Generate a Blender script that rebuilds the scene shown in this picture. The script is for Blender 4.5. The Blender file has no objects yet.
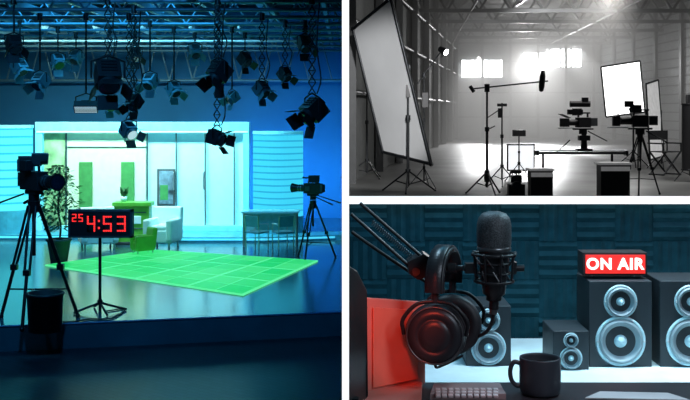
import bpy, math, random
from mathutils import Vector, Matrix, Euler
random.seed(4)
F=1100.0; CZ=2.6
def at(u,v,y): return Vector(((u-345)*y/F, y, CZ-(v-110)*y/F))
def fl(u,v,z=0.0):
    y=(CZ-z)*F/(v-110); return Vector(((u-345)*y/F,y,z))
sc=bpy.context.scene
sc.view_settings.view_transform='Standard'
sc.view_settings.look='None'
cam=bpy.data.cameras.new('camera'); co=bpy.data.objects.new('camera',cam); sc.collection.objects.link(co)
cam.sensor_width=36; cam.lens=36*F/690; cam.shift_y=-90/690; cam.clip_start=0.05; cam.clip_end=300
co.location=(0,0,CZ); co.rotation_euler=(math.pi/2,0,0); sc.camera=co
w=bpy.data.worlds.new('world'); sc.world=w; w.use_nodes=True
w.node_tree.nodes['Background'].inputs[0].default_value=(0.02,0.04,0.06,1)
w.node_tree.nodes['Background'].inputs[1].default_value=0.25

# ---------- materials
def M(name,col,rough=0.5,metal=0.0,em=None,es=0.0,var=0.15,scale=8.0,bump=0.0,spec=0.5):
    m=bpy.data.materials.new(name); m.use_nodes=True; nt=m.node_tree; N=nt.nodes
    p=N['Principled BSDF']
    tc=N.new('ShaderNodeTexCoord'); nz=N.new('ShaderNodeTexNoise'); nz.inputs['Scale'].default_value=scale; nz.inputs['Detail'].default_value=4
    nt.links.new(tc.outputs['Object'],nz.inputs['Vector'])
    r=N.new('ShaderNodeValToRGB')
    r.color_ramp.elements[0].color=tuple(c*(1-var) for c in col)+(1,)
    r.color_ramp.elements[1].color=tuple(min(1,c*(1+var)) for c in col)+(1,)
    r.color_ramp.elements[0].position=0.3; r.color_ramp.elements[1].position=0.7
    nt.links.new(nz.outputs['Fac'],r.inputs['Fac']); nt.links.new(r.outputs['Color'],p.inputs['Base Color'])
    p.inputs['Roughness'].default_value=rough; p.inputs['Metallic'].default_value=metal
    p.inputs['Specular IOR Level'].default_value=spec
    if em: p.inputs['Emission Color'].default_value=em+(1,); p.inputs['Emission Strength'].default_value=es
    if bump:
        b=N.new('ShaderNodeBump'); b.inputs['Strength'].default_value=bump
        nt.links.new(nz.outputs['Fac'],b.inputs['Height']); nt.links.new(b.outputs['Normal'],p.inputs['Normal'])
    return m
blk=M('black_plastic',(0.012,0.012,0.014),0.45)
blkm=M('black_metal',(0.02,0.022,0.025),0.35,0.6)
gry=M('grey_metal',(0.18,0.19,0.2),0.35,0.8)
dgry=M('dark_grey',(0.05,0.055,0.06),0.5)
slv=M('silver',(0.5,0.52,0.55),0.3,0.9)
glass=M('lens_glass',(0.01,0.015,0.03),0.12,0,spec=0.6)
white_edge=M('white_edge_glow',(0.9,0.9,0.9),0.6,em=(1,1,1),es=1.0,var=0.01)  # emission added so partition edge and booth cap show pure white; no lamp

# ---------- builder
class B:
    def __init__(s,name): s.name=name; s.v=[]; s.f=[]; s.mi=[]; s.sm=[]; s.m=[]; s.M=Matrix.Identity(4)
    def mat(s,m):
        if m not in s.m: s.m.append(m)
        return s.m.index(m)
    def add(s,vs,fs,m,sm=False):
        o=len(s.v); i=s.mat(m)
        s.v+= [s.M@Vector(x) for x in vs]
        for f in fs: s.f.append([o+k for k in f]); s.mi.append(i); s.sm.append(sm)
    def box(s,c,d,m,rot=None):
        R=Euler(rot).to_matrix() if rot else Matrix.Identity(3)
        c=Vector(c); vs=[c+R@Vector((x*d[0]/2,y*d[1]/2,z*d[2]/2)) for x in(-1,1) for y in(-1,1) for z in(-1,1)]
        s.add(vs,[(0,1,3,2),(4,6,7,5),(0,4,5,1),(2,3,7,6),(0,2,6,4),(1,5,7,3)],m)
    def cyl(s,p1,p2,r1,m,r2=None,seg=12,cap=True):
        if r2 is None: r2=r1
        p1=Vector(p1);p2=Vector(p2); a=(p2-p1)
        if a.length<1e-6: return
        q=a.to_track_quat('Z','Y').to_matrix()
        vs=[]
        for p,r in((p1,r1),(p2,r2)):
            for k in range(seg):
                t=2*math.pi*k/seg; vs.append(p+q@Vector((r*math.cos(t),r*math.sin(t),0)))
        s.add(vs,[(k,(k+1)%seg,seg+(k+1)%seg,seg+k) for k in range(seg)],m,True)
        if cap: s.add(vs[:seg],[list(range(seg))[::-1]],m); s.add(vs[seg:],[list(range(seg))],m)
    def lathe(s,prof,o,ax,m,seg=32):
        q=Vector(ax).to_track_quat('Z','Y').to_matrix(); o=Vector(o); vs=[]
        for r,z in prof:
            for k in range(seg):
                t=2*math.pi*k/seg; vs.append(o+q@Vector((r*math.cos(t),r*math.sin(t),z)))
        fs=[]
        for j in range(len(prof)-1):
            for k in range(seg): fs.append((j*seg+k,j*seg+(k+1)%seg,(j+1)*seg+(k+1)%seg,(j+1)*seg+k))
        s.add(vs,fs,m,True)
    def sph(s,c,r,m,seg=16,rings=10):
        if not hasattr(r,'__len__'): r=(r,r,r)
        c=Vector(c); vs=[];fs=[]
        for j in range(rings+1):
            ph=math.pi*j/rings
            for k in range(seg):
                t=2*math.pi*k/seg; vs.append(c+Vector((r[0]*math.sin(ph)*math.cos(t),r[1]*math.sin(ph)*math.sin(t),r[2]*math.cos(ph))))
        for j in range(rings):
            for k in range(seg): fs.append((j*seg+k,(j+1)*seg+k,(j+1)*seg+(k+1)%seg,j*seg+(k+1)%seg))
        s.add(vs,fs,m,True)
    def tube(s,pts,r,m,seg=8):
        for a,b in zip(pts[:-1],pts[1:]): s.cyl(a,b,r,m,seg=seg)
        for p in pts[1:-1]: s.sph(p,r,m,seg,6)
    def curve(s,pts,r,m,n=8,seg=8):
        P=[Vector(p) for p in pts]; P=[2*P[0]-P[1]]+P+[2*P[-1]-P[-2]]; out=[]
        for i in range(1,len(P)-2):
            for k in range(n):
                t=k/n; a,b,c,d=P[i-1:i+3]
                out.append(0.5*((2*b)+(-a+c)*t+(2*a-5*b+4*c-d)*t*t+(-a+3*b-3*c+d)*t**3))
        out.append(P[-2]); s.tube(out,r,m,seg)
    def ring(s,c,ax,R,r,m,n=32,seg=8,a0=0,a1=2*math.pi):
        q=Vector(ax).to_track_quat('Z','Y').to_matrix(); c=Vector(c)
        pts=[c+q@Vector((R*math.cos(a0+(a1-a0)*k/n),R*math.sin(a0+(a1-a0)*k/n),0)) for k in range(n+1)]
        s.tube(pts,r,m,seg)
    def quad(s,p,m): s.add(p,[tuple(range(len(p)))],m)
    def prism(s,pts,off,m):
        n=len(pts); off=Vector(off); P=[Vector(p) for p in pts]; vs=P+[p+off for p in P]
        s.add(vs,[tuple(range(n))[::-1],tuple(range(n,2*n))]+[(k,(k+1)%n,n+(k+1)%n,n+k) for k in range(n)],m)
    def face(s,u0,v0,u1,v1,y,th,m):   # flat upright board standing at depth y
        a=at(u0,v1,y); b=at(u1,v0,y)
        s.box(((a.x+b.x)/2,y+th/2,(a.z+b.z)/2),(b.x-a.x,th,b.z-a.z),m)
    def text(s,txt,size,o,m,ext=0.004):
        c=bpy.data.curves.new('t','FONT'); c.body=txt; c.size=size; c.extrude=ext; c.align_x='CENTER'; c.align_y='CENTER'; c.offset=size*0.03; c.space_character=1.12
        ob=bpy.data.objects.new('t',c); sc.collection.objects.link(ob)
        dg=bpy.context.evaluated_depsgraph_get(); me=bpy.data.meshes.new_from_object(ob.evaluated_get(dg))
        R=Matrix.Translation(Vector(o))@Matrix.Rotation(math.pi/2,4,'X')
        s.add([R@v.co for v in me.vertices],[list(p.vertices) for p in me.polygons],m)
        bpy.data.objects.remove(ob); bpy.data.meshes.remove(me)
    def done(s,bevel=0):
        me=bpy.data.meshes.new(s.name)
        xs=[v.x for v in s.v]; ys=[v.y for v in s.v]; zs=[v.z for v in s.v]
        o=Vector(((min(xs)+max(xs))/2,(min(ys)+max(ys))/2,min(zs)))
        me.from_pydata([v-o for v in s.v],[],s.f); 
        for m in s.m: me.materials.append(m)
        for i,p in enumerate(me.polygons): p.material_index=s.mi[i]; p.use_smooth=s.sm[i]
        me.update()
        ob=bpy.data.objects.new(s.name,me); ob.location=o; sc.collection.objects.link(ob)
        if bevel:
            b=ob.modifiers.new('b','BEVEL'); b.width=bevel; b.segments=2; b.limit_method='ANGLE'; b.angle_limit=math.radians(60)
        return ob
def area(name,loc,tgt,size,en,col,sy=None,spread=180):
    l=bpy.data.lights.new(name,'AREA'); l.energy=en; l.color=col; l.size=size; l.spread=math.radians(spread)
    if sy: l.shape='RECTANGLE'; l.size_y=sy
    o=bpy.data.objects.new(name,l); o.location=loc; o.rotation_euler=(Vector(tgt)-Vector(loc)).to_track_quat('-Z','Y').to_euler(); sc.collection.objects.link(o)
def spot(name,loc,tgt,en,col,ang=50,blend=0.6,r=0.1):
    l=bpy.data.lights.new(name,'SPOT'); l.energy=en; l.color=col; l.spot_size=math.radians(ang); l.spot_blend=blend; l.shadow_soft_size=r
    o=bpy.data.objects.new(name,l); o.location=loc; o.rotation_euler=(Vector(tgt)-Vector(loc)).to_track_quat('-Z','Y').to_euler(); sc.collection.objects.link(o)

def stand(b,base,h,spread,m=blkm,r=0.014,legs=3,a0=0.4,hub=0.45):
    base=Vector(base)
    for k in range(legs):
        a=a0+2*math.pi*k/legs
        foot=base+Vector((spread*math.cos(a),spread*math.sin(a),0.012))
        b.cyl(base+Vector((0,0,hub)),foot,r*0.8,m,seg=8); b.sph(foot,r*1.1,m,8,5)
        mid=base+Vector((spread*.5*math.cos(a),spread*.5*math.sin(a),hub*0.5)); b.cyl(mid,base+Vector((0,0,hub*0.35)),r*0.6,m,seg=6)
    b.cyl(base+Vector((0,0,hub*0.3)),base+Vector((0,0,h*0.6)),r*1.3,m); b.cyl(base+Vector((0,0,h*0.55)),base+Vector((0,0,h)),r,m)
    b.cyl(base+Vector((0,0,h*0.58)),base+Vector((0,0,h*0.62)),r*2.2,m); b.cyl(base+Vector((0,0,hub-0.03)),base+Vector((0,0,hub+0.03)),r*2.4,m)
def tripod(b,base,h,spread,m=blkm,r=0.02,a0=0.5):
    base=Vector(base); top=base+Vector((0,0,h))
    b.cyl(top-Vector((0,0,0.14)),top,r*2.6,m,r2=r*3.4); b.cyl(top-Vector((0,0,h*0.45)),top,r*1.0,m)
    for k in range(3):
        a=a0+2*math.pi*k/3; d=Vector((math.cos(a),math.sin(a),0)); t=Vector((-d.y,d.x,0))
        foot=base+d*spread+Vector((0,0,0.02)); hip=top+d*r*2.5-Vector((0,0,0.06)); mid=hip.lerp(foot,0.55)
        for sgn in(-1,1): b.cyl(hip+t*sgn*r*1.6,mid+t*sgn*r*1.2,r*0.7,m,seg=8)
        b.box(mid,(r*3.5,r*3.5,r*3),m); b.cyl(mid,foot,r*0.9,m,seg=8)
        b.sph(foot,r*1.3,m,8,6)
        b.cyl(hip.lerp(foot,0.75),base+Vector((0,0,h*0.27)),r*0.5,m,seg=6)

# ============================================================ ROOM SHELL
b=B('wall_partition'); 
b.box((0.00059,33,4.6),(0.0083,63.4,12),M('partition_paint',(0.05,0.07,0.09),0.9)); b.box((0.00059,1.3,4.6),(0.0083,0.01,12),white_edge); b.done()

# ============================================================ TV STUDIO
floor_m=M('studio_floor_gloss',(0.03,0.10,0.13),0.17,var=0.25,scale=1.5)
b=B('floor_stage')
L=fl(-40,328.5); R=fl(344,312.5)
b.prism([(L.x-3,L.y-1.0,0),(L.x,L.y,0),(-0.02,R.y,0),(-0.02,27,0),(L.x-3,27,0),(L.x-8,27,0)],(0,0,-0.3),floor_m)
b.done()
b=B('stage_edge_highlight'); e=M('edge_highlight_blue',(0.05,0.15,0.3),0.3)  # coloured tube stands in for the blue highlight along the stage lip
b.tube([Vector((L.x-1,L.y-.35,0.004)),Vector((L.x,L.y,0.004)),Vector((-0.03,R.y,0.004))],0.012,e); b.done()
m=M('dark_parquet',(0.012,0.016,0.022),0.35,var=0.5)
nt=m.node_tree; br=nt.nodes.new('ShaderNodeTexBrick'); br.inputs['Scale'].default_value=3; br.inputs['Color1'].default_value=(0.010,0.016,0.024,1); br.inputs['Color2'].default_value=(0.02,0.03,0.042,1); br.inputs['Mortar'].default_value=(0.002,0.003,0.004,1)
tc=nt.nodes.new('ShaderNodeTexCoord'); mp=nt.nodes.new('ShaderNodeMapping'); mp.inputs['Rotation'].default_value=(0,0,0.7)
nt.links.new(tc.outputs['Object'],mp.inputs[0]); nt.links.new(mp.outputs[0],br.inputs['Vector']); nt.links.new(br.outputs['Color'],nt.nodes['Principled BSDF'].inputs['Base Color'])
b=B('floor_studio'); b.box((-6.01,14.5,-0.35),(12,27,0.1),m); b.done()
gms=[M('green_light_panel_%d'%i,(0.01,0.12,0.03),0.5,em=(0.02+.02*i,0.74+.05*i,0.17+.03*i),es=0.85,var=.1,spec=.15) for i in range(3)]
gl=M('green_panel_seam',(0.02,0.2,0.08),0.5,em=(0.12,0.92,0.36),es=0.95,spec=.15)
b=B('light_up_dance_floor')
A,Bq,C,D=fl(45,266),fl(152,250.5),fl(318,261.5),fl(243,296)
def bl(s,t,z=0.0): 
    p=(A.lerp(D,s)).lerp(Bq.lerp(C,s),t); return Vector((p.x,p.y,z))
b.prism([bl(0,0,.001),bl(1,0,.001),bl(1,1,.001),bl(0,1,.001)],(0,0,0.02),gl)
n1,n2=8,6
for i in range(n1):
    for j in range(n2):
        e1=.03 ;s0,s1,t0,t1=(i+(e1*2.2 if i%2==0 else e1))/n1,(i+1-(e1*2.2 if i%2 else e1))/n1,(j+(e1*2.2 if j%2==0 else e1))/n2,(j+1-(e1*2.2 if j%2 else e1))/n2
        b.prism([bl(s0,t0,.02),bl(s1,t0,.02),bl(s1,t1,.02),bl(s0,t1,.02)],(0,0,0.004),random.choice(gms))
b.done()
bw=M('studio_blue_wall',(0.012,0.13,0.28),0.8,var=0.1,scale=1)
b=B('wall_back_studio'); b.box((-6,26.6,2.2),(12,0.2,5.6),bw); b.done()
b=B('ceiling_studio'); b.box((-6,17,5.05),(12,20,0.1),M('ceiling_black',(0.006,0.012,0.02),0.9)); b.done()
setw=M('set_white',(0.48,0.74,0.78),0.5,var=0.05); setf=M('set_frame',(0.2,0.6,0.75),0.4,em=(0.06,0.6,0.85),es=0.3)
ledg=M('set_glow_line',(0.3,0.8,0.9),0.4,em=(0.35,0.95,1.0),es=1.1)
cream=M('set_cream',(0.58,0.68,0.48),0.5,var=0.05); grn=M('leaf_green_paint',(0.05,0.22,0.06),0.5); groove=M('panel_groove',(0.03,0.07,0.08),0.6)
b=B('stage_set_backdrop')
b.face(35,122,249,235.6,22.95,0.15,setw)
b.face(35,122,249,131,22.7,0.3,setf); b.face(36,131,248,132.8,22.69,0.2,ledg)
b.face(35,122,42,235.6,22.72,0.28,setf); b.face(243,122,249,235.6,22.72,0.28,setf); b.face(60,226,249,235.6,22.72,0.3,setf)
b.face(66,133,146,226,22.9,0.04,cream)
b.face(42,133,65,226,22.88,0.05,M('leaf_print',(0.24,0.42,0.2),0.5,var=0.7,scale=2.5))
b.face(79,162,92,226,22.84,0.05,grn); b.face(121,162,134,226,22.84,0.05,grn)
for u in (66,147,176,205,234): b.face(u-0.5,133,u+0.5,226,22.85,0.06,groove)
for u in (176,206): b.face(u-3,172,u-1.8,190,22.8,0.05,slv)
b.face(66,146.7,146,147.3,22.87,0.03,groove)
b.face(157,169,175,206,22.86,0.04,dgry); b.face(159,171,173,204,22.85,0.02,M('poster_art',(0.12,0.17,0.22),0.5,var=0.9,scale=5)); b.face(160,185,168,200,22.84,0.01,grn)
b.done(0.005)
p=M('riser_blue',(0.05,0.34,0.5),0.3); pe=M('riser_light_strip',(0.1,0.5,0.6),0.35,em=(0.08,0.65,0.95),es=.9)
def ledwall(name,u0,v0,u1,v1,y,bulge,nb=12,m=None,dark=None):
    b=B(name); a=at(u0,v1,y); c=at(u1,v0,y); n=14
    for layer,(zz0,zz1,mm,off) in enumerate([(0,1,dark,0.03)]+[((j+.06)/nb,(j+.80)/nb,m,0.0) for j in range(nb)]):
        for k in range(n):
            P=[]
            for kk in(k,k+1):
                t=kk/n; x=a.x+(c.x-a.x)*t; yy=y+off-bulge*math.sin(math.pi*t); P.append((x,yy))
            z0=a.z+(c.z-a.z)*zz0; z1=a.z+(c.z-a.z)*zz1
            b.prism([(P[0][0],P[0][1],z0),(P[1][0],P[1][1],z0),(P[1][0],P[1][1],z1),(P[0][0],P[0][1],z1)],(0,0.029 if layer else .05,0),mm)
    zt=a.z
    b.prism([(a.x,y+.15,0.101)]+[(a.x+(c.x-a.x)*k/n,y-.05-bulge*math.sin(math.pi*k/n),0.101) for k in range(n+1)]+[(c.x,y+.15,0.101)],(0,0,zt-.1),p)
    b.prism([(a.x,y+.15,c.z)]+[(a.x+(c.x-a.x)*k/n,y-.05-bulge*math.sin(math.pi*k/n),c.z) for k in range(n+1)]+[(c.x,y+.15,c.z)],(0,0,.06),setf)
    b.done()
lc=M('led_cyan',(0.004,0.05,0.07),0.6,em=(0.05,0.66,0.92),es=1.0,spec=.1)
lc2=M('led_cyan_bright',(0.01,0.1,0.12),0.6,em=(0.10,0.88,1.0),es=1.15,spec=.1)
ds=M('led_seam',(0.01,0.1,0.14),0.6,em=(0.03,0.46,0.80),es=0.8,spec=.1); ds2=M('led_seam_bright',(0.01,0.1,0.14),0.6,em=(0.04,0.68,0.92),es=0.95,spec=.1)
ledwall('curved_led_wall',253,134,303,216,22.45,0.35,13,lc,ds)
ledwall('curved_led_wall',-22,128,32,210,22.45,0.35,10,lc2,ds2)
b=B('stage_riser')
b.prism([(-7.5,22.0,0),(-4.4,22.0,0),(-3.6,21.6,0),(-1.6,21.6,0),(-.2,22.0,0),(-.02,22.0,0),(-.02,22.66,0),(-9,22.66,0)],(0,0,0.1),p)
b.prism([(-7.5,21.985,.04),(-4.4,21.985,0.04),(-3.6,21.585,0.04),(-1.6,21.585,0.04),(-.2,21.985,0.04),(-.2,22.0,0.04),(-1.6,21.6,.04),(-3.6,21.6,.04),(-4.4,22,.04),(-7.5,22,.04)],(0,0,0.035),pe); b.done()
gpaint=M('lime_green_laminate',(0.10,0.36,0.04),0.35,em=(0.1,0.5,0.05),es=0.06)  # faint green glow put into the desk and armchair laminate
wl=M('white_leather',(0.66,0.80,0.78),0.5,var=0.05)
b=B('reception_desk'); o=fl(131,245,0); y=o.y
b.face(114,206,149,245,y,0.32,gpaint); b.face(112,202.5,151,206.5,y-.05,0.4,gpaint); b.face(115,242,148,245,y-.02,.3,dgry); b.face(117,212,146,213,y-.015,.02,groove); b.face(117,228,146,229,y-.015,.02,groove)
b.face(122,216,141,224,y-.02,.02,wl)
b.done(0.01); dy=y
def armchair(name,c,wd,m,rot=0,s=1.0):
    b=B(name); b.M=Matrix.Translation(c)@Matrix.Rotation(rot,4,'Z')@Matrix.Scale(s,4)
    b.box((0,0,.24),(wd,.6,.26),m); b.box((0,.28,.48),(wd,.16,.62),m,(-.12,0,0))
    for s_ in(-1,1): b.box((s_*(wd/2-.06),0,.36),(.13,.66,.42),m)
    b.box((0,-.03,.40),(wd-.26,.52,.10),m)
    for x in(-1,1):
        for yy in(-1,1): b.cyl((x*(wd/2-.08),yy*.25,0),(x*(wd/2-.08),yy*.25,.13),.02,slv)
    b.done(0.03)
armchair('lounge_armchair',fl(163,247,0.0),.6,wl,-0.2,.95)
armchair('lounge_armchair',fl(98,248,0.0),.72,wl,0.35,.95)
armchair('lime_armchair',fl(143,254,0.0),.46,gpaint,-.9,.6)
b=B('small_potted_plant'); zz=at(0,202.5,dy-.05).z+.002; o=Vector((at(123,203,dy).x,dy+.1,zz)); b.lathe([(0,0.0),(.05,0.0),(.065,.1),(.06,.1),(.0,.09)],o,(0,0,1),wl,16)
lf=M('leaf',(0.03,0.12,0.03),0.6,var=.5)
for k in range(40):
    a=random.random()*6.28; d=Vector((math.cos(a)*.08,math.sin(a)*.08,.07+random.random()*.14)); q=o+Vector((0,0,.08))
    b.add([q,q+d*.5+Vector((.025,0,.01)),q+d*1.1,q+d*.5-Vector((.025,0,-.01))],[(0,1,2,3)],lf)
b.done()
b=B('potted_ficus_tree'); o=fl(59,262,0); 
b.lathe([(0,0),(.14,0),(.2,.36),(.22,.36),(.22,.40),(.17,.4),(.16,.34),(0,.34)],o,(0,0,1),dgry,20)
tr=M('bark',(0.08,0.06,0.04),0.8); lf2=M('ficus_leaf',(0.05,0.18,0.06),0.5,var=.5)
b.curve([o+Vector((0,0,.3)),o+Vector((.03,0,.6)),o+Vector((-.02,0.02,.9)),o+Vector((.02,0,1.3))],.018,tr)
for k in range(560):
    a=random.random()*6.28; hh=random.random(); rr=(.34*math.sin(math.pi*(.12+.85*hh))**.7)*random.random()**.5
    q=o+Vector((rr*math.cos(a),rr*math.sin(a),.55+hh*1.12)); d=Vector((math.cos(a),math.sin(a),random.uniform(-.9,.4))).normalized()*random.uniform(.07,.12); t=d.cross(Vector((random.random(),random.random(),1))).normalized()*.024
    b.add([q,q+d*.5+t,q+d,q+d*.5-t],[(0,1,2,3)],random.choice((lf,lf2)))
    if k%12==0: b.cyl(o+Vector((0,0,.6+hh*.6)),q,.005,tr,seg=5)
b.done()
b=B('presenter_table'); o=fl(270,247,0); tg=M('table_top_blue',(0.3,0.65,0.75),0.15)
b.box(o+Vector((0,0.2,.66)),(1.1,.5,.035),tg)
for x in(-.5,.5):
    for yy in(0,.38): b.cyl(o+Vector((x,yy,0)),o+Vector((x,yy,.65)),.02,slv)
b.box(o+Vector((0,.38,.45)),(1.0,.02,.35),tg); b.done()
def chair(name,c,rot,m):
    b=B(name); b.M=Matrix.Translation(c)@Matrix.Rotation(rot,4,'Z')@Matrix.Scale(.78,4)
    b.box((0,0,.45),(.42,.42,.04),m); b.box((0,.2,.72),(.4,.03,.26),m,(-.15,0,0))
    for x in(-.19,.19):
        for yy in(-.19,.19): b.cyl((x,yy,0),(x,yy,.44),.013,slv)
        b.cyl((x,.19,.44),(x,.23,.85),.013,slv); b.cyl((x,-.19,.64),(x,.2,.66),.012,slv); b.cyl((x,-.19,.44),(x,-.19,.64),.012,slv)
    b.done(0.005)
chm=M('chair_blue_grey',(0.12,0.3,0.38),.5)
chair('studio_chair',fl(257,251,0),2.6,chm); chair('studio_chair',fl(283,251,0),3.6,chm)

# ---- countdown clock
b=B('led_countdown_clock'); o=fl(100,312,0); y=o.y
red=M('led_red',(0.4,0,0),0.4,em=(1.0,0.03,0.03),es=1.6); dred=M('led_off',(0.03,0.0,0.0),0.4)
b.face(68.5,211,131.5,237,y-.08,.12,blk)
for (u0,v0,u1,v1) in((68,210,132,212),(68,236,132,238),(68,210,70,238),(130,210,132,238)): b.face(u0,v0,u1,v1,y-.09,.14,dgry)
SEG={'0':'abcdef','2':'abged','5':'afgcd','4':'fgbc','8':'abcdefg','3':'abgcd','1':'bc'}
def digit(ch,u,v,wd,h,tk):
    q={'a':(u,v,u+wd,v+tk),'g':(u,v+h/2-tk/2,u+wd,v+h/2+tk/2),'d':(u,v+h-tk,u+wd,v+h),'f':(u,v,u+tk,v+h/2),'e':(u,v+h/2,u+tk,v+h),'b':(u+wd-tk,v,u+wd,v+h/2),'c':(u+wd-tk,v+h/2,u+wd,v+h)}
    for s_ in 'abcdefg':
        u0,v0,u1,v1=q[s_]; on=s_ in SEG[ch]; yy=y-.085-(.002 if on else 0)
        if not on: b.face(u0,v0,u1,v1,yy,.006,dred); continue
        n_=max(1,round((u1-u0)/tk)); m__=max(1,round((v1-v0)/tk))
        for i in range(n_):
            for j in range(m__):
                du,dv=(u1-u0)/n_,(v1-v0)/m__; b.face(u0+i*du+.04,v0+j*dv+.04,u0+(i+1)*du-.22*du,v0+(j+1)*dv-.22*dv,yy,.006,red)
digit('2',72,214,4.5,8,1.2); digit('5',78.5,214,4.5,8,1.2)
digit('4',87,216,8.5,16,2.0); digit('5',103,216,9,16,2.0); digit('3',117,216,9,16,2.0)
b.face(98,220,99.6,222,y-.09,.01,red); b.face(98,227,99.6,229,y-.09,.01,red)
b.cyl(o,(o.x,y,at(100,237,y).z),.02,blkm); 
for a in(.3,2.0,3.6,5.2): b.cyl(o+Vector((0,0,.12)),o+Vector((.34*math.cos(a),.34*math.sin(a),.015)),.015,blkm)
b.cyl(o+Vector((0,0,.1)),o+Vector((0,0,.16)),.035,blkm); b.done()
b=B('floor_cable'); b.curve([fl(106,311,.012),fl(125,309,.012),fl(112,318,.012),fl(90,319,.012),fl(70,322,.012),fl(50,321,.012)],.01,blk); b.done()

# ---- TV cameras
def tvcam(b,o,s,rot,big=True):
    T=b.M; b.M=Matrix.Translation(o)@Matrix.Rotation(rot,4,'Z')@Matrix.Scale(s,4)
    b.box((0,0,.05),(.26,.12,.05),blkm); b.box((0,0,.20),(.42,.17,.24),blk); b.box((-.24,0,.21),(.08,.15,.18),dgry)
    b.cyl((.2,0,.2),(.42,0,.2),.075,blk,seg=20); b.cyl((.42,0,.2),(.55,0,.2),.085,blkm,r2=.11,seg=20); b.cyl((.551,0,.2),(.552,0,.2),.085,glass,seg=20)
    b.cyl((.28,0,.2),(.31,0,.2),.085,gry,seg=20); b.cyl((.35,0,.2),(.37,0,.2),.083,gry,seg=20)
    b.box((-.02,0,.40),(.30,.03,.03),blk); 
    for x in(-.14,.12): b.box((x,0,.355),(.03,.03,.08),blk)
    b.box((.05,-.14,.40),(.16,.12,.13),blk); b.box((-.04,-.14,.40),(.03,.15,.16),dgry); b.cyl((.05,-.08,.33),(.05,-.14,.34),.015,blkm)
    b.box((.1,.1,.2),(.12,.02,.1),dgry); b.cyl((.05,.0,.44),(.26,.02,.45),.02,blk)
    for yy in(-.1,.1): b.cyl((-.08,yy,.03),(-.55,yy*2.2,-.12),.012,blkm); b.cyl((-.5,yy*2.1,-.105),(-.62,yy*2.3,-.14),.02,blk)
    b.cyl((0,0,-.06),(0,0,.03),.07,blkm)
    b.M=T
b=B('studio_tv_camera'); o=fl(34,322,0); z=at(34,196,o.y).z
tripod(b,o,z-.06,.55,r=.024,a0=.55); tvcam(b,Vector((o.x,o.y,z)),.95,-.75)
b.box((o.x-.05,o.y,z+.43),(.26,.2,.12),blk,(0,0,.4)); b.box((o.x+.1,o.y-.1,z+.46),(.2,.05,.14),dgry,(.3,0,.5))
b.done(0.006)
b=B('equipment_bin'); o2=fl(42,330,0); b.lathe([(0,0),(.19,0),(.21,.42),(.225,.42),(.225,.45),(.2,.45),(.19,.05),(0,.05)],o2+Vector((.05,-.05,0)),(0,0,1),blk,24); b.done()
b=B('studio_tv_camera'); o=fl(313,258,0); z=at(313,197,o.y).z
tripod(b,o,z-.06,.4,r=.018,a0=.2); tvcam(b,Vector((o.x,o.y,z)),.75,2.7)
b.box((o.x+.02,o.y-.05,z+.32),(.2,.15,.12),blk); b.done(0.004)

# ---- lighting grid
pipe=M('grid_pipe',(0.10,0.2,0.27),0.4,0.3)
b=B('ceiling_lighting_grid')
for i,y in enumerate([12.5,13.6,14.8,16,17.3,18.6,20,21.5,23.2,25]):
    z=3.95; b.cyl((-9,y,z),(-.03,y,z),.026,pipe,seg=8); b.cyl((-9,y+.1,z+.35),(-.03,y+.1,z+.35),.026,pipe,seg=8)
    for k in range(18):
        x=-9+k*.5
        if i%2==0: b.cyl((x,y,z),(x+.25,y+.1,z+.35),.014,pipe,seg=6); b.cyl((x+.25,y+.1,z+.35),(x+.5 if k<17 else x+.45,y,z),.014,pipe,seg=6)
for x in (-7.6,-6.6,-5.6,-4.7,-3.8,-2.9,-2.0,-1.1,-.3):
    b.box((x,19,4.12),(.06,14,.1),pipe)
for x in (-6.9,-5.2,-3.3,-1.5):
    b.box((x,19,4.55),(.12,14,.22),pipe)
for k in range(14):
    x=-8+k*.55; b.cyl((x,26,3.3),(x+.28,26,4.3),.02,pipe,seg=6); b.cyl((x+.28,26,4.3),(x+.55,26,3.3),.02,pipe,seg=6)
b.cyl((-9,26,3.3),(-.03,26,3.3),.03,pipe)
b.done()
spoton=M('lamp_face',(0.6,0.7,0.7),0.4,em=(0.6,0.9,1.0),es=0.7)
lbg=M('lamp_blue_grey',(0.08,0.18,0.23),0.4)
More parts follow.
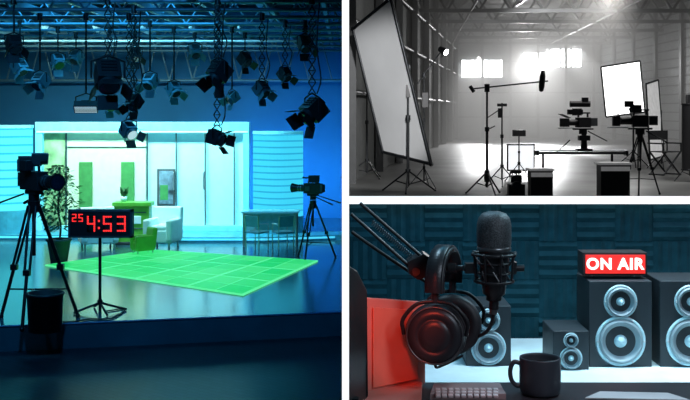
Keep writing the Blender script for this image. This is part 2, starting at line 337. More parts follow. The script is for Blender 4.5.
def lamp(u,v,y,s,yaw,pitch,top=3.95,kind=0,lit=False,pant=False,n='stage_spotlight'):
    b=B(n); o=at(u,v,y); s*=.82
    mcol=blk if kind!=2 else lbg
    yk=Vector((o.x,o.y,o.z+.26*s))
    if pant:
        n_=max(4,int((top-yk.z)/.14)); dz=(top-yk.z)/n_
        for k in range(n_):
            z0=yk.z+k*dz
            b.cyl((o.x-.045,y,z0),(o.x+.045,y,z0+dz),.009,blkm,seg=6); b.cyl((o.x+.045,y,z0),(o.x-.045,y,z0+dz),.009,blkm,seg=6)
            b.cyl((o.x-.05,y,z0),(o.x+.05,y,z0),.008,blkm,seg=5)
        b.curve([yk+Vector((.06,0,0)),yk+Vector((.11,0,.2)),Vector((o.x+.06,y,(yk.z+top)/2)),Vector((o.x+.09,y,top))],.010,blk,4,6)
    else: b.cyl(yk,(o.x,y,top),.014,blkm)
    b.cyl((o.x,y,top-.05),(o.x,y,top+.06),.04,blkm)
    b.M=Matrix.Translation(o)@Matrix.Rotation(yaw,4,'Z')@Matrix.Scale(s,4)
    b.tube([(-.2,0,0),(-.2,0,.2),(0,0,.27),(.2,0,.2),(.2,0,0)],.014,blkm)
    b.M=b.M@Matrix.Rotation(pitch,4,'X')
    if kind==1:
        b.box((0,0,0),(.46,.14,.22),mcol); b.box((0,-.075,0),(.42,.01,.18),spoton if lit else lbg); b.box((0,.09,0),(.2,.06,.14),blkm)
        for i in range(5): b.box((0,-.085,-.08+i*.04),(.42,.02,.006),blk)
    else:
        b.box((0,.05,0),(.28,.26,.28),mcol); b.cyl((0,-.08,0),(0,-.16,0),.13,mcol,seg=20); b.cyl((0,-.161,0),(0,-.165,0),.115,spoton if lit else glass,seg=20)
        for i in range(4): b.box((0,.0+i*.045,.15),(.2,.015,.02),blkm)
        b.cyl((0,.18,0),(0,.24,0),.05,blkm)
        b.box((0,-.22,.2),(.25,.18,.008),mcol,(-.6,0,0)); b.box((0,-.22,-.2),(.25,.18,.008),mcol,(.6,0,0))
        b.box((.2,-.22,0),(.008,.18,.23),mcol,(0,0,.6)); b.box((-.2,-.22,0),(.008,.18,.23),mcol,(0,0,-.6))
    b.done(0.004)
P=math.pi
for a in [ (108,78,13.6,1.25,.4,.9,3.95,0,False,True),(86,107,16,.9,.1,.9,3.95,1,True,False),(40,82,16,.8,-.5,.8,3.95,2,False,False),(58,62,18.6,.8,.6,.7,3.95,2,False,False),
 (134,103,14.8,.7,-.6,.8,3.95,0,False,True),(129,131,16,.8,.8,.6,3.95,2,True,True),(150,82,17.3,.8,-.4,.8,3.95,2,False,False),(217,138,14.8,.8,1.2,.3,3.95,0,False,True),
 (218,74,13.6,.95,-.9,.9,3.95,0,False,True),(262,90,16,.75,.9,.8,3.95,2,False,True),(312,112,13.6,1.05,-1.0,.7,3.95,0,False,True),(285,75,17.3,.7,.8,.8,3.95,0,False,True),
 (174,90,18.6,.8,.8,.8,3.95,2,False,False),(232,98,18.6,.7,-.9,.6,3.95,2,False,False),(14,45,13.6,.7,.6,.9,3.95,0,False,False),(110,105,18.6,.7,.7,.9,3.95,2,False,True),(76,58,20,.8,-.4,.8,3.95,2,False,False),
 (195,52,20,.8,.4,.8,3.95,2,False,False),(245,60,20,.8,.9,.8,3.95,0,False,False),(135,55,20,.8,.4,.9,3.95,0,False,True),(305,45,17.3,.8,.4,.9,3.95,0,False,True),(20,68,17.3,.8,1,.9,3.95,2,False,False)]:
    lamp(*a)
area('studio_key',(-4,17.5,4.9),(-4,19,0),4,290,(0.05,0.52,1.0),3)
area('studio_wall_wash',(-5.5,20.3,4.2),(-5.6,22.9,1.0),3.2,210,(0.66,1.0,0.84),.5,120)
area('studio_wall_wash',(-3.1,20.3,4.2),(-2.9,22.9,1.2),2.6,160,(0.36,0.9,1.0),.5,110)
area('studio_back_wash',(-2.0,24.6,0.4),(-1.0,26.6,1.0),3.6,120,(0.01,0.36,1.0),.6,120)
spot('studio_front',(-2.5,9.5,4.9),(-3,15,0),480,(0.04,0.40,1.0),80)
spot('studio_front',(-6,10,4.9),(-5,16,2.0),200,(0.08,0.55,1.0),80)
area('studio_grid_light',(-4,11,5.0),(-4,20,4.0),4,70,(0.05,0.42,1.0),.5)

# ============================================================ WAREHOUSE
WZ=1.0
conc=M('concrete_floor',(0.13,0.132,0.13),0.38,var=0.5,scale=0.6,spec=.35)
b=B('floor_warehouse'); b.box((12.52,33.6,WZ-.05),(25,60.6,.1),conc); b.done()
wm=M('warehouse_wall',(0.24,0.25,0.25),0.8,var=0.15,scale=1); wl2=M('warehouse_cladding',(0.42,0.44,0.44),0.6,var=0.08,scale=1); steel=M('dark_steel',(0.03,0.032,0.034),0.5,0.3)
b=B('wall_back_warehouse'); b.box((12.5,63.5,4.2),(25,.3,6.6),wm)
for k in range(12): b.box((6.3+k*1.6,63.25,4.2),(.14,.2,6.5),steel)
for z in(2.2,3.6,5.4): b.box((12.5,63.28,z),(25,.1,.08),steel)
b.done()
b=B('wall_left_warehouse'); p0=Vector((.02,24,0)); p1=Vector((6.4,63.3,0))
b.prism([(p0.x,p0.y,1),(p1.x,p1.y,1),(p1.x,p1.y,7.4),(p0.x,p0.y,7.4)],(-.01,.15,0),M('dark_wall',(0.09,0.095,0.095),0.8))
for k in range(9):
    q=p0.lerp(p1,k/8.5); b.box((q.x+.12,q.y,4.2),(.2,.3,6.4),steel)
for z in(3,4.6,6.0): b.cyl(p0+Vector((.1,0,z)),p1+Vector((.1,0,z)),.06,steel,seg=6)
b.done()
b=B('wall_right_warehouse'); b.box((14.9,40,4.2),(.3,47,6.4),wl2); cs=M('clad_seam',(0.12,0.12,0.12),.7)
for k in range(16): b.box((14.72,40,1.3+k*.4),(.06,47,.05),cs)
for k in range(12): b.box((14.68,20+k*4,4.2),(.12,.3,6.4),steel)
b.done()
b=B('ceiling_warehouse'); b.box((12.5,43,7.5),(25,41,.12),M('roof_dark',(0.04,0.042,0.042),0.8)); b.done()
b=B('roof_truss')
for y in (31,36,41,46,51,56,61):
    b.box((12.5,y,6.3),(25,.14,.14),steel); b.box((12.5,y,7.25),(25,.14,.14),steel)
    for k in range(20): b.cyl((k*1.2+.2,y,6.3),(k*1.2+.8,y,7.25),.05,steel,seg=6); b.cyl((k*1.2+.8,y,7.25),(k*1.2+1.4,y,6.3),.05,steel,seg=6)
for k in range(9): b.box((.6+k*2.4,45,7.38),(.12,36,.12),steel)
for x in(4,9.5): 
    b.cyl((x,30,6.3),(x+2,62,6.3),.05,steel,seg=6)
b.done()
win=M('window_light',(0.9,0.9,0.9),0.5,em=(1,1,0.98),es=18.0)
for i,(u0,v0,u1,v1,np_) in enumerate([(461,60,503,77,3),(523,53,549,70,2),(550,49,582,67,3)]):
    b=B('window_%d'%(i+1)); y=63.2; b.face(u0,v0,u1,v1,y,.1,win)
    for k in range(np_+1):
        u=u0+(u1-u0)*k/np_; b.face(u-.5,v0-.5,u+.5,v1+.5,y-.08,.1,steel)
    b.face(u0,v0-.8,u1,v0,y-.08,.1,steel); b.face(u0,v1,u1,v1+.8,y-.08,.1,steel); b.done()
hb=B('warehouse_haze'); vm=bpy.data.materials.new('haze'); vm.use_nodes=True; nt=vm.node_tree; nt.nodes.clear()
out=nt.nodes.new('ShaderNodeOutputMaterial'); vs=nt.nodes.new('ShaderNodeVolumeScatter'); vs.inputs['Density'].default_value=0.05; vs.inputs['Anisotropy'].default_value=0.2; vs.inputs['Color'].default_value=(1,.985,.96,1)
nt.links.new(vs.outputs[0],out.inputs['Volume'])
hb.prism([(1.6,31.8,1.03),(14.6,31.8,1.03),(14.6,63.0,1.03),(6.9,63.0,1.03)],(0,0,6.2),vm); hb.done()
WC=(1,.985,.96)
spot('warehouse_beam',(9.6,59,5.0),(8.5,36,1.8),9000,WC,70,.9,.3)
spot('warehouse_beam',(7.6,62,5.6),(4.5,46,1.0),9000,WC,20,.35,.1)
spot('warehouse_beam',(11.5,62,6.0),(7.5,44,1.0),12000,WC,18,.35,.1)
spot('warehouse_beam',(12.8,62,6.2),(11.5,44,1.0),9000,WC,16,.35,.1)
spot('warehouse_beam',(8.5,34,6.6),(8.5,60,2.4),11000,WC,50,.9,.3)
area('warehouse_fill',(7,22,7.0),(7,30,1),5,560,WC,3)
spot('scrim_fill_spot',(.8,7,5.5),(.6,21.8,2.8),9500,(1,1,1),14,.6,.2)  # added spot, out of view, brightens the scrim fabric
# --- gear
fab=M('diffusion_fabric',(0.74,0.75,0.76),0.8,var=0.08,scale=.8)
b=B('diffusion_scrim_frame')
q=[at(353,29,22.6),at(391,-2,21.3),at(431,164,21.3),at(383,152,22.6)]
b.quad(q,fab)
for i in range(4): b.cyl(q[i],q[(i+1)%4],.035,blkm)
for i in range(4): b.sph(q[i],.05,blkm,8,6)
def st2(u,v,top_v,spread=.5,r=.018,nm=None,bb=None,a0=.4):
    o=fl(u,v,WZ); h=at(u,top_v,o.y).z-WZ; stand(bb,o,h,spread,r=r,a0=a0,hub=.42); return o,h
o,h=st2(408,192,68,.6,.022,bb=b); b.box((o.x,o.y,o.z+h),(.08,.08,.1),blkm); b.cyl((o.x,o.y,o.z+h-.1),q[1].lerp(q[2],.42),.02,blkm); b.box((o.x+.02,o.y,o.z+h-.45),(.12,.1,.24),blk)
o,h=st2(367,178,85,.6,.02,bb=b,a0=1); b.cyl((o.x,o.y,o.z+h),q[0].lerp(q[3],.45),.02,blkm)
b.done()
b=B('boom_arm_light'); o,h=st2(424,188,75,.35,.012,bb=b,a0=1.2); 
top=Vector((o.x,o.y,o.z+h)); e=at(442,50,o.y); b.cyl(top-(e-top)*.35,e,.014,blkm); b.cyl(top-Vector((0,0,.05)),top+Vector((0,0,.05)),.04,blkm)
dd=Vector((.6,-.6,-.4)).normalized(); b.cyl(e-dd*.06,e+dd*.12,.06,blk,r2=.08,seg=16); b.cyl(e+dd*.122,e+dd*.125,.066,M('bulb',(1,1,1),.5,em=(1,1,1),es=12),seg=16); b.box(e-Vector((0,0,.1)),(.05,.05,.1),blk)
b.box(at(425,100,o.y),(.12,.1,.3),blk)
b.done()
b=B('boom_microphone_stand'); o,h=st2(487,194,86,.4,.02,bb=b,a0=.8); y=o.y
b.cyl(at(471,89,y),at(548,81,y),.014,blkm); b.cyl(at(487,84,y),at(487,92,y),.05,blkm)
b.lathe([(0,0),(.04,.02),(.055,.1),(.055,.3),(.035,.4),(0,.42)],at(541,92,y),(.1,0,1),blk,14); b.cyl(at(470,86,y),at(474,92,y),.035,blkm)
b.cyl(at(487,130,y),at(495,126,y),.01,blkm); b.lathe([(0,0),(.05,0),(.06,.1),(.04,.22),(0,.22)],at(487,182,y),(0,0,1),blk,12)
b.done()
b=B('light_stand'); o,h=st2(502,186,103,.4,.016,bb=b); y=o.y; b.box(at(502,105,y),(.2,.06,.06),blk); b.box(at(500,113,y),(.08,.08,.2),blk); b.cyl(at(487,118,y),at(502,108,y),.01,blkm); b.done()
b=B('c_stand'); o,h=st2(519,182,132,.35,.014,bb=b); y=o.y; b.box(at(519,133,y),(.28,.12,.14),blk); b.done()
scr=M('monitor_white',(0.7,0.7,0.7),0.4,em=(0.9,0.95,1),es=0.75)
b=B('bounce_board'); y=fl(520,178,WZ).y; b.face(507,144,535,171,y,.04,blk); b.face(508.5,145.5,533.5,169.5,y-.01,.02,scr)  # white board face emits by itself, using the screen material
for u in(512,530): b.cyl(at(u,171,y),Vector((at(u,171,y).x,y-.15,WZ)),.015,blkm); b.cyl(at(u,160,y)+Vector((0,.05,0)),Vector((at(u,171,y).x,y+.35,WZ)),.015,blkm)
b.done()
wt=M('white_top',(0.75,0.75,0.75),0.5,em=(1,1,1),es=.1)  # slight white glow put into the plinth tops, which hold no lamp
def pedestal(u0,u1,v0,v1):
    b=B('black_plinth'); y=fl(u0,v1,WZ).y; a=at(u0,v0,y); c=at(u1,v1,y)
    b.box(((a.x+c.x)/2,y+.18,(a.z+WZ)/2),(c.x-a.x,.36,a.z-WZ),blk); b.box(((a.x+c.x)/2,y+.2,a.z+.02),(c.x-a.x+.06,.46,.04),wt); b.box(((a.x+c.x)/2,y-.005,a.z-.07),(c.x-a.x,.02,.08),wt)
    b.done(.005)
pedestal(531,553,171,197); pedestal(601,630,165,198)
def pcam(b,o,s,rot):
    T=b.M; b.M=Matrix.Translation(o)@Matrix.Rotation(rot,4,'Z')@Matrix.Scale(s,4)
    b.box((0,0,.04),(.4,.12,.03),blkm); b.box((0,0,.17),(.26,.18,.2),blk); b.box((-.22,0,.18),(.14,.12,.16),dgry); b.cyl((.13,0,.17),(.33,0,.17),.06,blk,seg=16); b.box((.4,0,.17),(.12,.2,.17),blk)
    b.box((.40,0,.30),(.2,.22,.008),blk,(0,-.4,0)); b.box((0,0,.36),(.3,.03,.03),blk); b.box((-.1,0,.32),(.03,.03,.09),blk); b.box((.1,0,.32),(.03,.03,.09),blk)
    b.box((.05,-.17,.38),(.2,.03,.14),blk); b.box((.05,-.188,.38),(.17,.004,.11),scr); b.cyl((0,0,-.06),(0,0,.03),.08,blkm); b.cyl((.2,.03,.06),(.55,.03,.06),.01,slv); b.cyl((-.1,0,0),(-.45,.15,-.2),.012,blkm)
    b.M=T
b=B('camera_slider'); y=fl(560,190,WZ).y
b.box(at(581,153,y),((626-537)*y/F,.14,.05),blk); 
for u in(537,626): b.box(at(u,153,y),(.05,.2,.1),blkm)
for dy_ in(-.05,.05): b.cyl(at(537,150.5,y)+Vector((0,dy_,0)),at(626,150.5,y)+Vector((0,dy_,0)),.015,slv)
for u in(543,612): b.cyl(at(u,154,y),Vector((at(u,154,y).x,y,WZ)),.025,blkm)
for u in(543,612):
    for a in(.5,2.6,4.7): b.cyl(Vector((at(u,154,y).x,y,WZ+.25)),Vector((at(u,154,y).x+.2*math.cos(a),y+.2*math.sin(a),WZ+.012)),.014,blkm)
b.box(at(584,150,y),(.3,.22,.05),blkm); b.cyl(at(584,150,y),at(584,134,y),.07,blkm,r2=.05); b.box(at(584,138,y),(.22,.16,.1),blkm)
pcam(b,at(583,131,y),1.0,-2.9); b.box(at(585,100,y),(.12,.1,.1),blk); b.cyl(at(570,140,y),at(557,152,y),.012,blkm); b.box(at(575,112,y),(.3,.1,.1),blk); b.cyl(at(570,104,y),at(590,104,y),.06,blk)
b.done(.003)
b=B('cinema_camera_on_tripod'); o=fl(640,195,WZ); z=at(640,131,o.y).z; tripod(b,o,z-WZ-.06,.4,r=.018,a0=.2); pcam(b,Vector((o.x,o.y,z)),1.1,3.0); b.box(at(629,104,o.y),(.16,.1,.12),blk); b.cyl(at(629,108,o.y),at(632,118,o.y),.012,blkm); b.done(.003)
sb=M('softbox_face',(1,1,1),0.5,em=(1,1,1),es=3.0)
b=B('softbox_light'); y=30
pp=[at(601,67,y),at(640,61,y),at(645,112,y),at(606,117,y)]; b.quad(pp,sb)
back=at(632,92,y)+Vector((.3,1.0,0)); 
for i in range(4): b.add([pp[i],pp[(i+1)%4],back+(pp[(i+1)%4]-back)*.15,back+(pp[i]-back)*.15],[(0,1,2,3)],blk); b.cyl(pp[i],pp[(i+1)%4],.025,blk)
b.box(back,(.3,.4,.3),blk)
oo=Vector((back.x,back.y,WZ)); stand(b,oo,back.z-WZ,.5,r=.02); b.done()
b=B('tall_bounce_flag'); y=29; pp=[at(646,84,y),at(658,80,y+1),at(664,156,y+1),at(650,160,y)]; b.quad(pp,M('flag_grey_glow',(0.6,0.6,0.6),.8,em=(1,1,1),es=.3))  # panel brightness partly put in as emission; the flag is no lamp
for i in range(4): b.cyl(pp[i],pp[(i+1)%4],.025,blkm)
stand(b,Vector((pp[2].x-.1,y+.9,WZ)),1.6,.4); b.done()
b=B('folding_directors_chair'); o=fl(665,175,WZ); b.M=Matrix.Translation(o)@Matrix.Rotation(.5,4,'Z')@Matrix.Scale(1.15,4)
for yy in(-.2,.2): b.cyl((-.25,yy,0),(.25,yy,.5),.02,blkm); b.cyl((.25,yy,0),(-.25,yy,.5),.02,blkm)
for x in(-.26,.26): b.cyl((x,-.2,.02),(x,.2,.02),.016,blkm); b.box((x,0,.68),(.05,.46,.03),blk); b.cyl((x,-.2,.5),(x,-.2,.68),.016,blkm); b.cyl((x,.2,.5),(x,.2,.95),.016,blkm)
b.box((0,0,.5),(.5,.42,.02),blk); b.box((0,.2,.85),(.52,.02,.2),blk); b.done()
b=B('large_studio_light'); o=fl(690,182,WZ); y=o.y; c=at(691,138,y); stand(b,o,c.z-WZ,.35); b.cyl(c+Vector((0,0,-.7)),c+Vector((0,0,.75)),.2,blk,seg=20); b.ring(c+Vector((0,0,.75)),(0,0,1),.2,.02,blkm,20); b.ring(c+Vector((0,0,-.7)),(0,0,1),.2,.02,blkm,20); b.box(c+Vector((.0,0,.86)),(.18,.18,.2),blk); b.done()
b=B('camera_on_floor_plate'); o=fl(517,196.5,WZ); b.box(o+Vector((0,.1,.12)),(.30,.22,.2),blk); b.cyl(o+Vector((-.02,-.02,.2)),o+Vector((-.02,-.16,.2)),.09,blkm,seg=16); b.cyl(o+Vector((-.02,-.161,.2)),o+Vector((-.02,-.163,.2)),.07,glass,seg=16); b.box(o+Vector((0,.1,.32)),(.2,.1,.14),blk); b.box(o+Vector((0,.1,.01)),(.34,.3,.02),blkm); b.cyl(o+Vector((-.1,.1,.45)),o+Vector((.1,.1,.45)),.03,blk); b.box(o+Vector((0,.1,.41)),(.03,.03,.08),blk); b.done(.004)

# ============================================================ PODCAST BOOTH
b=B('floor_booth'); b.box((.82,2.15,1.2),(1.62,1.9,.4),M('booth_floor',(0.02,0.02,0.025),.6)); b.done()
ZT=2.6-87*3/1100
b=B('wall_back_booth'); b.box((.82,3.07,(1.0+ZT-.02)/2),(1.62,.06,ZT-.02-1.0-.002),M('booth_wall',(0.01,0.03,0.04),.8))
foam=M('acoustic_foam',(0.012,0.055,0.072),0.95,var=0.2,scale=30,spec=.05)
T=.105
for i in range(15):
    for j in range(4):
        x0=.01+i*T; z0=ZT-.02-(j+1)*T; n=4; vert=(i+j)%2
        for k in range(n):
            a=k*T/n; c=a+T/n; m_=(a+c)/2; yb=3.038; yf=3.031
            if vert: V=[(x0+a,yb,z0),(x0+m_,yf,z0),(x0+c,yb,z0),(x0+a,yb,z0+T),(x0+m_,yf,z0+T),(x0+c,yb,z0+T)]
            else: V=[(x0,yb,z0+a),(x0,yf,z0+m_),(x0,yb,z0+c),(x0+T,yb,z0+a),(x0+T,yf,z0+m_),(x0+T,yb,z0+c)]
            b.add(V,[(0,1,4,3),(1,2,5,4),(0,2,1),(3,4,5)],foam)
b.done()
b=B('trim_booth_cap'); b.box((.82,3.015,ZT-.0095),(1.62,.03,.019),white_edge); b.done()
b=B('speaker_shelf'); sh=M('shelf_white',(0.6,0.72,0.76),0.35)
b.box((.82,2.725,1.972),(1.6,.52,.018),sh)
for x in(.06,.8,1.55): b.box((x,2.75,1.6815),(.03,.4,.563),blk)
b.box((.82,2.47,1.945),(1.6,.015,.05),dgry); b.done(.003)
desk=M('desk_top',(0.04,0.04,0.048),0.35,scale=20)
b=B('podcast_desk'); b.box((.52,1.585,2.14),(1.02,.47,.02),desk)
for x in(.06,.98):
    for y in(1.4,1.74): b.box((x,y,1.765),(.04,.04,.73),blkm)
b.done(.002)
cone=M('speaker_cone',(0.20,0.27,0.3),0.5); spk=M('speaker_cabinet',(0.012,0.02,0.026),0.5); ringm=M('speaker_ring',(0.4,0.6,0.66),0.4,0.1)
def speaker(u0,u1,v0,v1,y,n='studio_monitor_speaker',light=False):
    b=B(n); a=at(u0,v0,y); c=at(u1,v1,y); zb=1.981; wd=c.x-a.x; h=a.z-zb; x=(a.x+c.x)/2
    b.box((x,y+.07,zb+h/2),(wd,.14,h),spk)
    def drv(z,r):
        b.ring((x,y,z),(0,-1,0),r,r*.09,ringm,32,8)
        b.lathe([(r*.95,.002),(r*.85,.008),(r*.75,.0),(r*.3,-.018),(r*.3,-.01),(r*.15,.001),(0.0001,.004)],(x,y-.004,z),(0,-1,0),cone,32)
        b.lathe([(r*.28,-.004),(r*.2,.004),(.0001,.008)],(x,y-.004,z),(0,-1,0),ringm,24)
        for k in range(6):
            t=k*P/3; b.sph((x+1.0*r*math.cos(t),y-.004,z+1.0*r*math.sin(t)),r*.05,slv,6,4)
    drv(zb+h*.30,min(wd*.42,h*.27)); drv(zb+h*.76,min(wd*.26,h*.18))
    b.done(.002)
speaker(589,652,281,362,2.65); speaker(660,722,281,362,2.65); speaker(553,589,331,363,2.62); speaker(466,511,306,362,2.66)
b=B('on_air_sign'); y=2.68
zt=at(0,281,2.65).z
cc=at(615,265,y); hx=30.5*y/F; hz=10.5*y/F; cz=at(0,264,y).z
b.box((cc.x,y+.03,cz),(2*hx+.008,.06,2*hz+.004),blk); 
sr=M('sign_red',(0.3,0.01,0.01),.4,em=(0.8,0.03,0.025),es=1.0); sw=M('sign_letters',(1,.8,.8),.4,em=(1,.62,.52),es=1.6)
b.box((cc.x,y-.003,cz),(2*hx-.004,.006,2*hz-.006),sr); b.text('ON AIR',.0375,(cc.x-.002,y-.008,cz),sw,.002)
for sx in(-1,1): b.cyl((cc.x+sx*hx*.7,y+.03,zt+.001),(cc.x+sx*hx*.7,y+.03,cz-hz),.004,slv)
b.done(.001)
# microphone
Y=1.76; s=Y/F
def L(u,v,dy=0): return at(u,v,Y+dy)
mbl=M('mic_black',(0.022,0.024,0.028),0.38,0.2)
grille=M('mic_grille',(0.07,0.08,0.088),0.5,0.2,var=.6,scale=420,bump=1.0)
b=B('studio_microphone'); o=L(494,300)
ax=(0,0,1)
b.lathe([(0,0),(8*s,0),(8*s,4*s),(11*s,6*s),(14.5*s,30*s),(15*s,46*s),(15.5*s,49*s)],o,ax,mbl,40)
b.lathe([(15.5*s,49*s),(17*s,50*s),(17*s,53*s),(16.4*s,53.5*s)],o,ax,gry,40)
b.lathe([(16.6*s,53.5*s),(17*s,56*s),(17.3*s,66*s),(17*s,76*s),(15.6*s,82*s),(12*s,86.5*s),(6*s,88.5*s),(0.0001,89*s)],o,ax,grille,48)
b.cyl(o+Vector((0,0,2*s)),o+Vector((0,0,-9*s)),5*s,mbl,seg=20)
for v_,R_ in((254,21),(281,19)):
    b.ring(L(494,v_),ax,R_*s,1.5*s,mbl,40)
b.ring(L(494,263),ax,16*s,1.2*s,mbl,36); b.ring(L(494,273),ax,15.5*s,1.2*s,mbl,36)
for k in range(8):
    t=k*P/4+.2; d=Vector((math.cos(t),math.sin(t),0)); 
    b.cyl(L(494,254)+d*21*s,L(494,281)+d*19*s,1.1*s,mbl)
    d2=Vector((math.cos(t+.4),math.sin(t+.4),0)); d3=Vector((math.cos(t-.4),math.sin(t-.4),0))
    b.cyl(L(494,254)+d*21*s,L(494,266)+d2*15.5*s,.7*s,gry,seg=6); b.cyl(L(494,281)+d*19*s,L(494,270)+d3*15.5*s,.7*s,gry,seg=6)
    b.sph(L(494,254)+d*22*s,2.2*s,mbl,8,6)
b.cyl(L(516,268),L(524,268),3.5*s,mbl); b.box(L(514,268),(5*s,6*s,12*s),mbl)
b.box(L(470,268),(10*s,8*s,10*s),mbl); b.cyl(L(464,268),L(474,268),3.5*s,mbl)
b.curve([L(494,306),L(493,318),L(488,330),L(479,336,.01),L(468,337,.03),L(452,326,.06),L(440,300,.06),L(430,285,.06),L(415,275,.05),L(395,262,.04),L(360,238,.04),L(352,232,.04)],1.9*s,blk,8,8)
b.cyl(L(494,306),L(493,314),4*s,gry,seg=16)
b.done()
b=B('microphone_boom_arm')
def bar(u0,v0,u1,v1,r,m=mbl,dy=0): b.cyl(L(u0,v0,dy),L(u1,v1,dy),r*s,m,seg=10)
bar(351,214,416,272,1.8); bar(360,203,428,262,1.8); bar(351,214,416,272,1.8,dy=.025); bar(360,203,428,262,1.8,dy=.025)
pts=[]
p0,p1=L(372,222,.012),L(412,257,.012); dv=(p1-p0); n=22*8; qd=dv.to_track_quat('Z','Y')
for k in range(n+1):
    t=k/n; a=t*22*2*P; pts.append(p0+dv*t+qd@Vector((2.4*s*math.cos(a),2.4*s*math.sin(a),0)))
b.tube(pts,.5*s,gry,5)
b.prism([L(408,262,-.008),L(424,254,-.008),L(436,262,-.008),L(434,275,-.008),L(418,280,-.008),L(409,274,-.008)],(0,.045,0),mbl)
for u,v in((416,272),(426,262)): b.cyl(L(u,v,-.014),L(u,v,.04),4*s,blkm,seg=16)
b.cyl(L(430,268,.012),L(463,268,.0),3.0*s,mbl); b.cyl(L(448,268,0.004),L(456,268,0.002),5*s,mbl,seg=16)
b.done(.0008)
# headphones hanging from the arm joint
b=B('headphones'); d=Vector((-.16,-1,.08)).normalized(); side=Vector((-d.y,d.x,0)).normalized()
db=Vector((-.36,-.93,0)).normalized(); sb_=Vector((-db.y,db.x,0)).normalized()
c1=L(435,335,-.055); c2=c1-db*.10
pad=M('ear_pad',(0.02,0.021,0.026),0.5,bump=.3,scale=60); shell=M('headphone_shell',(0.032,0.035,0.042),0.35,.2)
up=Vector((0,0,1))
for c,sg in((c1,1),(c2,-1)):
    dd=d*sg; R_=29*s
    b.lathe([(0.0001,.016),(R_*.3,.0158),(R_*.50,.0150),(R_*.54,.0125),(R_*.58,.0148),(R_*.80,.013),(R_*.94,.008),(R_,.0),(R_*.98,-.008)],c,dd,shell,64)
    b.ring(c+dd*.010,dd,R_*.93,.0013,gry,48,6)
    b.lathe([(R_*.98,-.006),(R_*1.03,-.010),(R_*1.04,-.018),(R_*.95,-.026),(R_*.7,-.028),(R_*.6,-.022),(R_*.55,-.012),(0.0001,-.01)],c,dd,pad,48)
    for sx in(-1,1): b.curve([c+side*sx*R_*1.04+dd*.002,c+side*sx*R_*1.07+up*R_*.5+dd*.004,c+side*sx*R_*.6+up*R_*1.02+dd*.004,c+up*R_*1.14+dd*.002],.0032,mbl,6)
    b.cyl(c+up*R_*1.08,c+up*R_*1.5,.006,shell)
ctr=(c1+c2)/2; N_=32; zb=R_*1.3; hw=.016
for mm,lo,hi,wsc in((pad,0,.006,1.0),(shell,.006,.0095,.8)):
    prev=None
    for k in range(N_+1):
        a=P*k/N_; H=.058; row=[]
        for (ro,wx) in((lo,-hw*wsc),(lo,hw*wsc),(hi,hw*.9*wsc),(hi,-hw*.9*wsc)):
            rr=(c1-c2).length/2+.002+ro; sn=max(0,math.sin(a)); row.append(ctr+db*rr*math.cos(a)+up*(zb+.006+(H+ro)*sn**.8)+sb_*wx)
        if prev: b.add(prev+row,[(0,4,5,1),(1,5,6,2),(2,6,7,3),(3,7,4,0)],mm,True)
        prev=row
b.curve([c1-up*R_,c1+Vector((.005,.01,-R_-.006)),c1+Vector((.03,.05,-R_-.006)),c1+Vector((.05,.08,-R_-.004))],.0022,blk,6)
b.done()
# mug
mugm=M('mug_ceramic',(0.045,0.055,0.07),0.4)
b=B('coffee_mug'); o=fl(540,394,2.15); sm=o.y/F; r=20.5*sm; h=37*sm
b.lathe([(0.0001,0.001),(r*.88,0.001),(r*.95,.004),(r,.012),(r,h-.002),(r*.98,h),(r*.93,h),(r*.92,h-.004),(r*.9,.008),(.0001,.006)],o,(0,0,1),mugm,48)
b.curve([o+Vector((-r*.97,0,h*.84)),o+Vector((-r*1.28,0,h*.86)),o+Vector((-r*1.45,0,h*.66)),o+Vector((-r*1.4,0,h*.40)),o+Vector((-r*1.18,0,h*.24)),o+Vector((-r*.95,0,h*.22))],.0036,mugm,8,10)
b.lathe([(r*.91,h*.8),(.0001,h*.8)],o,(0,0,1),M('coffee',(0.02,0.01,0.005),.1),32); b.done()
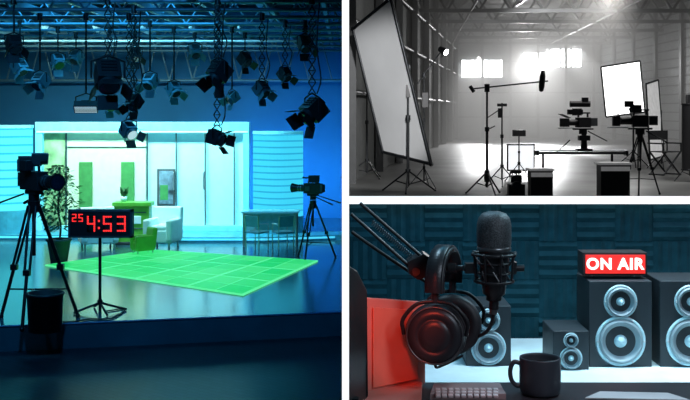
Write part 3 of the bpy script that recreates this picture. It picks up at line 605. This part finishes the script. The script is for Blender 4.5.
# laptop
lap=M('laptop_shell',(0.75,0.30,0.24),0.4,0.0); 
b=B('laptop'); 
def Q(u,v,y): return at(u,v,y)
b.prism([Q(366,298,1.715),Q(421,302,1.79),Q(425,306,1.795),Q(425,383,1.795),Q(422,386,1.79),Q(366,397,1.715)],(.001,.008,0),lap)
b.prism([Q(373,307,1.722),Q(418,310,1.783),Q(418,379,1.783),Q(373,388,1.722)],(0,-.003,0),M('laptop_lid_inlay',(0.85,0.26,0.18),.4))
b.prism([(.012,1.56,2.151),(.11,1.60,2.151),(.125,1.775,2.151),(.03,1.72,2.151)],(0,0,.010),lap)
b.done(.0015)
b=B('desktop_monitor'); 
b.prism([Q(347.8,266,1.5),Q(357,272,1.55),Q(367,292,1.60),Q(368,396,1.60),Q(366,399,1.60),Q(347.8,408,1.5)],(.0,.012,0),blk)
b.cyl((.012,1.53,2.151),(.012,1.53,2.2),.008,blkm)
b.done(.001)
b=B('audio_mixer'); mx=M('mixer_body',(0.4,0.3,0.3),.4)
b.prism([fl(430,400,2.152),fl(506,400,2.152),fl(500,389,2.152),fl(434,389,2.152)],(0,0,.010),mx)
mk=M('mixer_key',(0.7,0.6,0.6),.4)
for i in range(10):
    for j in range(3):
        p=fl(438+i*6.4,397-j*3,2.162); b.box(p+Vector((0,0,.002)),(.0075,.011,.004),mk)
b.done(.001)
b=B('paper_sheets'); pm=M('paper',(0.7,0.6,0.6),.7)
b.prism([fl(585,399,2.151),fl(690,401,2.151),fl(668,394,2.151),fl(600,392.5,2.151)],(0,0,.002),pm); b.done()
# podcast lights
spot('booth_red_light',(.05,1.36,2.46),(.080,1.75,2.255),4.2,(1,.08,.04),25,.4,.02)
spot('booth_red_desk_light',(.35,1.2,2.9),(.24,1.72,2.15),3.0,(1,.12,.08),16,.8,.04)
area('booth_red_back',(1.1,2.3,3.0),(.98,3.0,2.15),.25,2.0,(1,.10,.08))
area('booth_teal_back',(.3,2.3,3.0),(.28,3.0,2.15),.4,4.2,(.06,.6,.95))
area('booth_teal_back',(.8,2.3,3.0),(.8,3.0,2.15),.4,0.7,(.08,.6,.95))
area('booth_shelf',(.8,2.55,3.1),(.8,2.6,1.98),.9,5,(.68,.9,1.0),.1,60)
area('booth_key',(.65,1.0,2.9),(.3,1.76,2.35),.3,3.2,(.72,.85,1.0))
area('booth_rim',(.75,2.1,2.95),(.25,1.76,2.4),.2,5,(.5,.85,1.0))
area('booth_rim',(.05,2.0,2.95),(.2,1.76,2.4),.2,3,(.5,.8,1.0))
spot('booth_speaker_light',(.7,1.5,3.0),(.75,2.65,2.08),13,(.35,.8,1.0),28,.8,.05)
